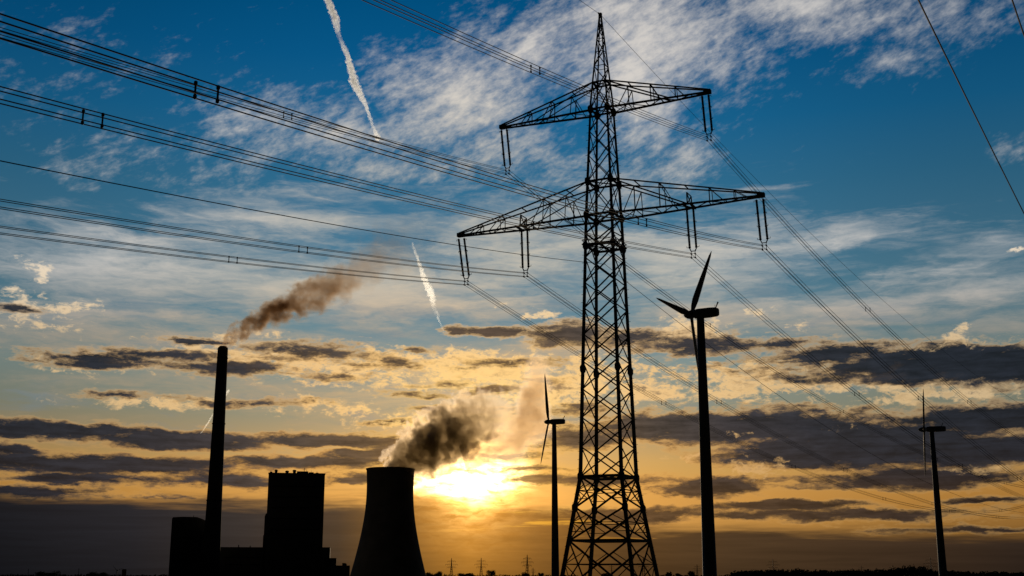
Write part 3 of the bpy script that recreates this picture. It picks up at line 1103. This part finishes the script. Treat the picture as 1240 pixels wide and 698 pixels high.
# ------------------------------------------------------------------ distant pylons
def far_pylon(arms):
    """50 m three-arm lattice pylon, local frame"""
    root = thing('lattice_pylon', '', 'transmission tower', (0, 0, 0))
    m = MB()
    def hh(z):
        return 4.0 + (0.9 - 4.0) * min(1, z / 34.0) if z < 34 else 0.9 - 0.75 * (z - 34) / 18
    zs = [0, 8, 15, 21, 26, 30, 34, 38, 42, 47, 52]
    for k in range(4):
        sx, sy = CORN[k]
        m.tube([(sx * hh(z), sy * hh(z), z) for z in zs], 0.42, 4)
    m.build('leg_frame', M_STEEL, root)
    m = MB()
    for k in range(4):
        (ax, ay), (bx, by) = CORN[k], CORN[(k + 1) % 4]
        for z0, z1 in zip(zs, zs[1:]):
            h0, h1 = hh(z0), hh(z1)
            m.bar((ax * h0, ay * h0, z0), (bx * h1, by * h1, z1), 0.24)
            m.bar((bx * h0, by * h0, z0), (ax * h1, ay * h1, z1), 0.24)
    m.build('bracing', M_STEEL, root)
    for z, w in arms:
        m = MB()
        for s in (-1, 1):
            for y in (-1, 1):
                m.bar((0, y * hh(z), z), (s * w, 0, z + 0.2), 0.42)
                m.bar((0, y * hh(z), z + 2.4), (s * w, 0, z + 0.3), 0.34)
            for t in (0.35, 0.6, 1.0):
                if w * t > 3:
                    m.bar((s * w * t, 0, z + 0.1), (s * w * t, 0, z - 3.6), 0.3)
        m.build('crossarm', M_STEEL, root)
    return root


FAR = [  # (u, v of the top), tilt of the arms, label
    ((546.8, 676), 2900, 20, 'faint tiny pylon nearest to the cooling tower on the horizon'),
    ((582.7, 675.7), 2850, 15, 'faint tiny pylon on the horizon directly below the sun'),
    ((638.4, 672), 2700, 40, 'faint tiny pylon left of the middle wind turbine mast, taller of two'),
    ((645.5, 687.5), 5200, 35, 'smallest faint pylon, close beside the taller one near the middle wind turbine'),
    ((740.5, 684), 4300, 25, 'faint tiny pylon seen between the left legs of the big lattice tower'),
    ((779, 674.5), 2800, 20, 'faint tiny pylon seen through the right legs of the big lattice tower'),
    ((844, 683.5), 4000, 25, 'tiny dark pylon just left of the foot of the large wind turbine'),
    ((935.8, 677), 2800, 10, 'tiny dark pylon rising from the left end of the right-hand wood'),
    ((1043, 685.2), 4600, 20, 'tiny pylon barely above the treetops of the right-hand wood'),
    ((1126.5, 674.5), 2600, 15, 'tiny dark pylon immediately left of the foot of the edge-on wind turbine'),
]
proto = None
for i, ((u, v), dist, a, lab) in enumerate(FAR):
    p = at(u, v, dist)
    if proto is None:
        proto = far_pylon([(29, 12.5), (36, 17.0), (44, 11.0)])
        o = proto
    else:
        o = copy_tree(proto)
    o.location = (p.x, p.y, 0)
    k = p.z / 52.0
    o.scale = (k, k, k)
    o.rotation_euler = (0, 0, R(-a))
    tag(o, lab, 'transmission tower', 'distant pylons along the horizon')


# ------------------------------------------------------------------ trees
def crown_mesh(rx, rz, n, rnd, leaf):
    """crown of many small leaf clumps spread through an uneven volume"""
    m = MB()
    lobes = [(rnd.uniform(-.55, .55) * rx, rnd.uniform(-.55, .55) * rx, rnd.uniform(-.5, .6) * rz, rnd.uniform(.38, .62)) for _ in range(7)]
    lobes.append((0, 0, 0, 0.7))
    for i in range(n):
        lx, ly, lz, lr = rnd.choice(lobes)
        d = Vector((rnd.gauss(0, 1), rnd.gauss(0, 1), rnd.gauss(0, 1))).normalized() * (rnd.random() ** 0.45)
        c = Vector((lx + d.x * lr * rx, ly + d.y * lr * rx, lz + d.z * lr * rz))
        a = Vector((rnd.gauss(0, 1), rnd.gauss(0, 1), rnd.gauss(0, 1))).normalized()
        b_ = a.orthogonal().normalized()
        s = leaf * rnd.uniform(0.6, 1.4)
        e = a.cross(b_)
        m.add([c + b_ * s, c + e * s * 0.7, c - b_ * s, c - e * s * 0.7 + a * s * 0.3], [(0, 1, 2, 3)])
    return m


TREES = [  # u, v of the top, half width px, distance, label
    (53, 692.0, 9, 1500, 'leftmost small tree clump in black silhouette on the horizon'),
    (66, 690.8, 10, 1500, 'wide round tree on the far left horizon, beside the leftmost clump'),
    (112, 692.0, 9, 1520, 'bushy tree on the left horizon just right of the thin mast between two clumps'),
    (124, 691.6, 8, 1520, 'small round tree on the left horizon just before the square hut'),
    (521, 693.0, 7, 1800, 'small tree touching the foot of the cooling tower'),
    (530, 692.2, 6, 1800, 'low bush-like tree right of the cooling tower foot'),
    (559, 693.2, 9, 1850, 'low tree between the two faint pylons under the sun'),
    (570, 693.6, 8, 1850, 'lower tree hard against the pylon directly below the sun'),
    (595, 691.0, 7, 1750, 'round tree just right of the pylon directly below the sun'),
    (637, 693.4, 6, 1800, 'small tree at the foot of the taller faint pylon'),
    (655, 693.6, 4, 1800, 'tiny tree left of the middle wind turbine mast'),
    (735, 694.0, 9, 1700, 'low tree seen between the legs of the big lattice tower'),
    (810, 692.6, 4, 1600, 'small tree just right of the foot of the big lattice tower'),
    (822, 694.0, 5, 1600, 'lowest small tree between the big tower and the large turbine'),
    (837, 692.0, 5, 1600, 'rounded tree left of the foot of the large wind turbine'),
]
for i, (u, v, w, dist, lab) in enumerate(TREES):
    rnd = random.Random(100 + i)
    p = at(u, v, dist)
    root = thing('tree', lab, 'tree', (p.x, p.y, 0), 0, 'trees along the horizon')
    H = p.z
    rx = w / F_PX * dist
    t = MB()
    t.tube([(0, 0, -0.3), (0.1, 0, H * 0.25), (-0.1, 0.1, H * 0.55), (0, 0, H * 0.85)], [0.34, 0.26, 0.2, 0.07], 8)
    for k in range(6):
        g_ = k * 1.1 + rnd.random()
        z0 = H * (0.3 + 0.08 * k)
        t.tube([(0, 0, z0), (math.cos(g_) * rx * .4, math.sin(g_) * rx * .4, z0 + H * .13), (math.cos(g_) * rx * .75, math.sin(g_) * rx * .75, z0 + H * .2)], [0.14, 0.09, 0.04], 6)
    t.build('trunk', M_BARK, root)
    c = crown_mesh(rx, H * 0.42, 900, rnd, 0.55).build('crown', M_LEAF, root)
    c.location = (0, 0, H * 0.58)

# far-off wood along the right horizon: reads as one mass
OUT = [(884, 697), (890, 692.5), (900, 691), (915, 690.5), (930, 691), (945, 690), (955, 690.6), (968, 689.4), (985, 691), (995, 690), (1010, 691.5), (1025, 689.5), (1045, 690.6), (1060, 689.6), (1078, 689.0), (1090, 686.6), (1100, 686), (1112, 685.4), (1120, 687.6), (1130, 690), (1145, 691.6), (1165, 692), (1180, 693), (1200, 692.5), (1218, 693.4), (1240, 694), (1275, 694), (1330, 694)]


def out_v(u):
    for (u0, v0), (u1, v1) in zip(OUT, OUT[1:]):
        if u <= u1:
            return v0 + (v1 - v0) * (u - u0) / (u1 - u0)
    return OUT[-1][1]


rnd = random.Random(5)
m = MB()
u = 884
while u < 1330:
    for rowd in (1180, 1230, 1290):
        uu = u + rnd.uniform(-2, 2)
        p = at(uu, out_v(uu) + rnd.uniform(-0.6, 1.6), rowd)
        H = max(2.5, p.z)
        rx = rnd.uniform(3.2, 5.2)
        cm = crown_mesh(rx, H * 0.5, 190, rnd, 0.75)
        for q in range(len(cm.v)):
            x, y, z = cm.v[q]
            cm.v[q] = (x + p.x, y + p.y, max(0.05, z + H * 0.54))
        m.add(cm.v, cm.f)
        m.tube([(p.x, p.y, 0), (p.x, p.y, H * 0.8)], [0.3, 0.1], 5)
    u += 4.2
o = m.build('wood', M_LEAF)
o['kind'] = 'stuff'
o['label'] = 'far-off dark wood along the right horizon'
o['category'] = 'wood'
# low hedgerow scrub between the cooling tower and the big lattice tower, and far left
m = MB()
for (ua, ub, va, vb, dist) in ((512, 700, 695.4, 696.4, 1900), (800, 885, 696, 696, 1700), (20, 205, 695.6, 695.8, 1600), (-60, 20, 696, 695.6, 1600)):
    u = ua
    while u < ub:
        t = (u - ua) / (ub - ua)
        p = at(u, va + (vb - va) * t + rnd.uniform(-0.8, 0.7), dist + rnd.uniform(-30, 30))
        H = max(1.5, p.z)
        cm = crown_mesh(rnd.uniform(2.5, 4.5), H * 0.5, 60, rnd, 0.8)
        m.add([(x + p.x, y + p.y, max(0.05, z + H * .52)) for x, y, z in cm.v], cm.f)
        u += 2.6
o = m.build('hedgerow', M_LEAF)
o['kind'] = 'stuff'
o['label'] = 'low dark scrub along the horizon'
o['category'] = 'scrub'

# far left: small hut, thin masts and a far turbine
root, loc = building('hut', 'tiny square building on the far left horizon', 'building', 150.5, 692, 1500)
xa, za = loc(147.8, 690.4)
xb, _ = loc(153.2, 690.4)
MB().box((xa, 0, 0), (xb, 7, za)).build('wall', M_BRICK, root)
MB().prism([(xa - .3, za + .003), (xb + .3, za + .003), (xb - .6, za + 0.9), (xa + .6, za + 0.9)], -0.3, 7.3).build('roof', M_DARKCLAD, root)
for u, v, dist, lab in ((95.6, 688.2, 1600, 'thin mast standing between two tree clumps on the far left horizon'), (34.6, 689.0, 1600, 'very short thin mast alone at the extreme left of the horizon')):
    p = at(u, v, dist)
    root = thing('mast', lab, 'mast', (p.x, p.y, 0))
    MB().lathe([(0.45, 0), (0.2, p.z)], 8).build('pole', M_STEEL, root)
    MB().bar((-0.9, 0, p.z - 1.5), (0.9, 0, p.z - 1.5), 0.2).build('bracket', M_STEEL, root)
turbine('wind_turbine', 'minute far-off wind turbine on the left horizon beside the hut', (142, 691), 4600, (-0.3, -0.95), (48, 168, 288), 26.0, 1.7, 1.0)


# ------------------------------------------------------------------ smoke and steam
def plume(name, label, cat, pts, rad, density, colour, aniso, nscale, lo, hi, amount, absorb=None, seed=0.0, fade=None, hull=1.15, step=0.3):
    """a body of smoke along a bent path: one closed hull with a procedural volume in it"""
    org = Vector(pts[0])
    P = [Vector(p) - org for p in pts]
    # hull
    m = MB()
    fine, fr = [], []
    N = 10
    for i in range(len(P) - 1):
        for k in range(N):
            t = k / N
            fine.append(P[i].lerp(P[i + 1], t))
            fr.append(rad[i] + (rad[i + 1] - rad[i]) * t)
    fine.append(P[-1])
    fr.append(rad[-1])
    d0, d1 = (P[1] - P[0]).normalized(), (P[-1] - P[-2]).normalized()
    fine = fine + [P[-1] + d1 * rad[-1] * 0.5, P[-1] + d1 * rad[-1] * 0.9]
    fr = [r * hull for r in fr] + [rad[-1] * 0.95, rad[-1] * 0.35]
    # keep the hull smooth through the bends
    for _ in range(6):
        fine = [fine[0]] + [(fine[i - 1] + fine[i] * 2 + fine[i + 1]) / 4 for i in range(1, len(fine) - 1)] + [fine[-1]]
    m.tube(fine, fr, 20)
    for i, p in enumerate(m.v):
        k = mnoise.noise(Vector(p) * (1.2 / max(rad)) + Vector((seed, 0, 0)))
        m.v[i] = tuple(Vector(p) + Vector((k, k * 0.6, k)) * max(rad) * 0.12)
    mat = bpy.data.materials.new(name)
    mat.use_nodes = True
    nt = mat.node_tree
    nt.nodes.clear()
    S.tree = nt
    t = S.node('ShaderNodeTexCoord')
    pos = S(t.outputs['Object'])
    wv = S.vmath('MULTIPLY', S.vmath('SUBTRACT', noise(S.vmath('ADD', pos, (seed, 3.1, 0)), nscale * 0.55, 3, 0.5, color=True), (0.5, 0.5, 0.5)), (amount * max(rad) * 0.9,) * 3)
    q = S.vmath('ADD', pos, wv)
    best = None
    tot = len(P) - 1
    for i in range(tot):
        a, b_ = P[i], P[i + 1]
        ba = b_ - a
        pa = S.vmath('SUBTRACT', q, tuple(a))
        h = S.math('MULTIPLY', S.vmath('DOT_PRODUCT', pa, tuple(ba), out=1), 1.0 / ba.dot(ba), clamp=True)
        n = S.node('ShaderNodeVectorMath', operation='SCALE')
        n.inputs[0].default_value = tuple(ba)
        S.put(n.inputs['Scale'], h)
        d = S.vmath('LENGTH', S.vmath('SUBTRACT', pa, S(n.outputs[0])), out=1)
        rr = S.math('MULTIPLY_ADD', h, rad[i + 1] - rad[i], rad[i])
        f = 1.0 - d / rr
        if fade:
            w = S.math('MULTIPLY_ADD', h, fade[i + 1] - fade[i], fade[i])
        f = S.math('MULTIPLY', S.math('MAXIMUM', f, -1.0), 1.0)
        if best is None:
            best, bw = f, (w if fade else None)
        else:
            if fade:
                gt = S.math('GREATER_THAN', f, best)
                bw = bw + (w - bw) * gt
            best = S.math('MAXIMUM', best, f)
    nz = noise(S.vmath('ADD', pos, (seed, 0, 0)), nscale, 6, 0.6, 0.2)
    x = best + (nz - 0.5) * amount * 2.2
    dens = smooth(x, lo, hi) * density
    if fade:
        dens = dens * bw
    v = S.node('ShaderNodeVolumePrincipled')
    v.inputs['Color'].default_value = colour + (1,)
    if absorb:
        v.inputs['Absorption Color'].default_value = absorb + (1,)
    v.inputs['Anisotropy'].default_value = aniso
    S.put(v.inputs['Density'], dens)
    out = S.node('ShaderNodeOutputMaterial')
    nt.links.new(v.outputs[0], out.inputs['Volume'])
    mat.cycles.volume_step_rate = step
    S.tree = WT
    o = m.build(name, mat)
    o.location = org
    tag(o, label, cat)
    return o


D = 1330.0
plume('chimney_smoke', 'brown smoke trailing right from the top of the tall chimney', 'smoke',
      [at(270, 423, D), at(277, 411, D), at(302, 393, D), at(345, 373, D), at(388, 354, D), at(432, 330, D), at(500, 295, D)],
      [6, 9, 14, 19, 22, 28, 50], 0.33, (0.38, 0.30, 0.23), 0.35, 1 / 12.0, 0.12, 0.8, 0.95, (0.5, 0.3, 0.16), 1.7, (1, 1, 1, 0.9, 0.42, 0.1, 0.008))
D = 1535.0
plume('steam', 'thick dark steam rolling out of the cooling tower towards the sun', 'steam',
      [at(477, 575, D), at(494, 557, D), at(518, 541, D), at(548, 526, D), at(580, 509, D), at(622, 496, D)],
      [24, 31, 41, 46, 40, 30], 0.145, (0.80, 0.73, 0.65), 0.6, 1 / 15.0, 0.12, 0.36, 1.1, (0.9, 0.35, 0.05), 4.2, (1, 1, 1, 0.75, 0.42, 0.04))
plume('drifting_steam', 'thin golden steam drifting up behind the middle wind turbine', 'steam',
      [at(560, 555, D + 150), at(612, 540, D + 150), at(640, 515, D + 150), at(645, 480, D + 150), at(655, 445, D + 150)],
      [30, 38, 40, 28, 24], 0.08, (0.7, 0.66, 0.6), 0.6, 1 / 26.0, 0.1, 0.8, 0.9, (0.9, 0.35, 0.03), 9.4, (0.7, 0.6, 0.8, 1, 0.4))

# ------------------------------------------------------------------ contrails high over the scene
DC = 9000.0
K = DC / F_PX
for name, pts, rad, fd, dn, lab in (
        ('contrail', [(393, -8), (406, 22), (411, 46), (421, 68), (429, 100), (443, 128), (452, 155), (458, 168)], [4.4, 5.6, 3, 4, 6.4, 3.3, 2.2, 4], (1, 1, .12, .9, 1, .6, .4, .8), 0.036, 'long white puffy contrail high in the upper left sky'),
        ('contrail', [(499, 294), (506, 315), (514, 338), (522, 356), (526, 374), (532, 388), (537, 402)], [1.5, 2.2, 4, 5.2, 3, 1.6, 1.4], (.5, .8, 1, 0.9, .12, .5, .1), 0.015, 'short contrail low over the sky between the chimney smoke and the big tower'),
        ('contrail', [(243, 525), (252, 512), (262, 495), (272, 480), (277, 473)], [0.8, 1.1, 1.0, 1.2, 1.6], (.9, 1, .5, 1, 1), 0.03, 'tiny thin contrail crossing behind the tall chimney'),
):
    plume(name, lab, 'contrail', [at(u, v, DC) for u, v in pts], [r * K for r in rad], dn, (0.84, 0.92, 1.0), 0.72, 1 / (3.6 * K), 0.05, 0.4, 1.0, None, len(pts) * 3.3, fd, 1.25, 0.12)
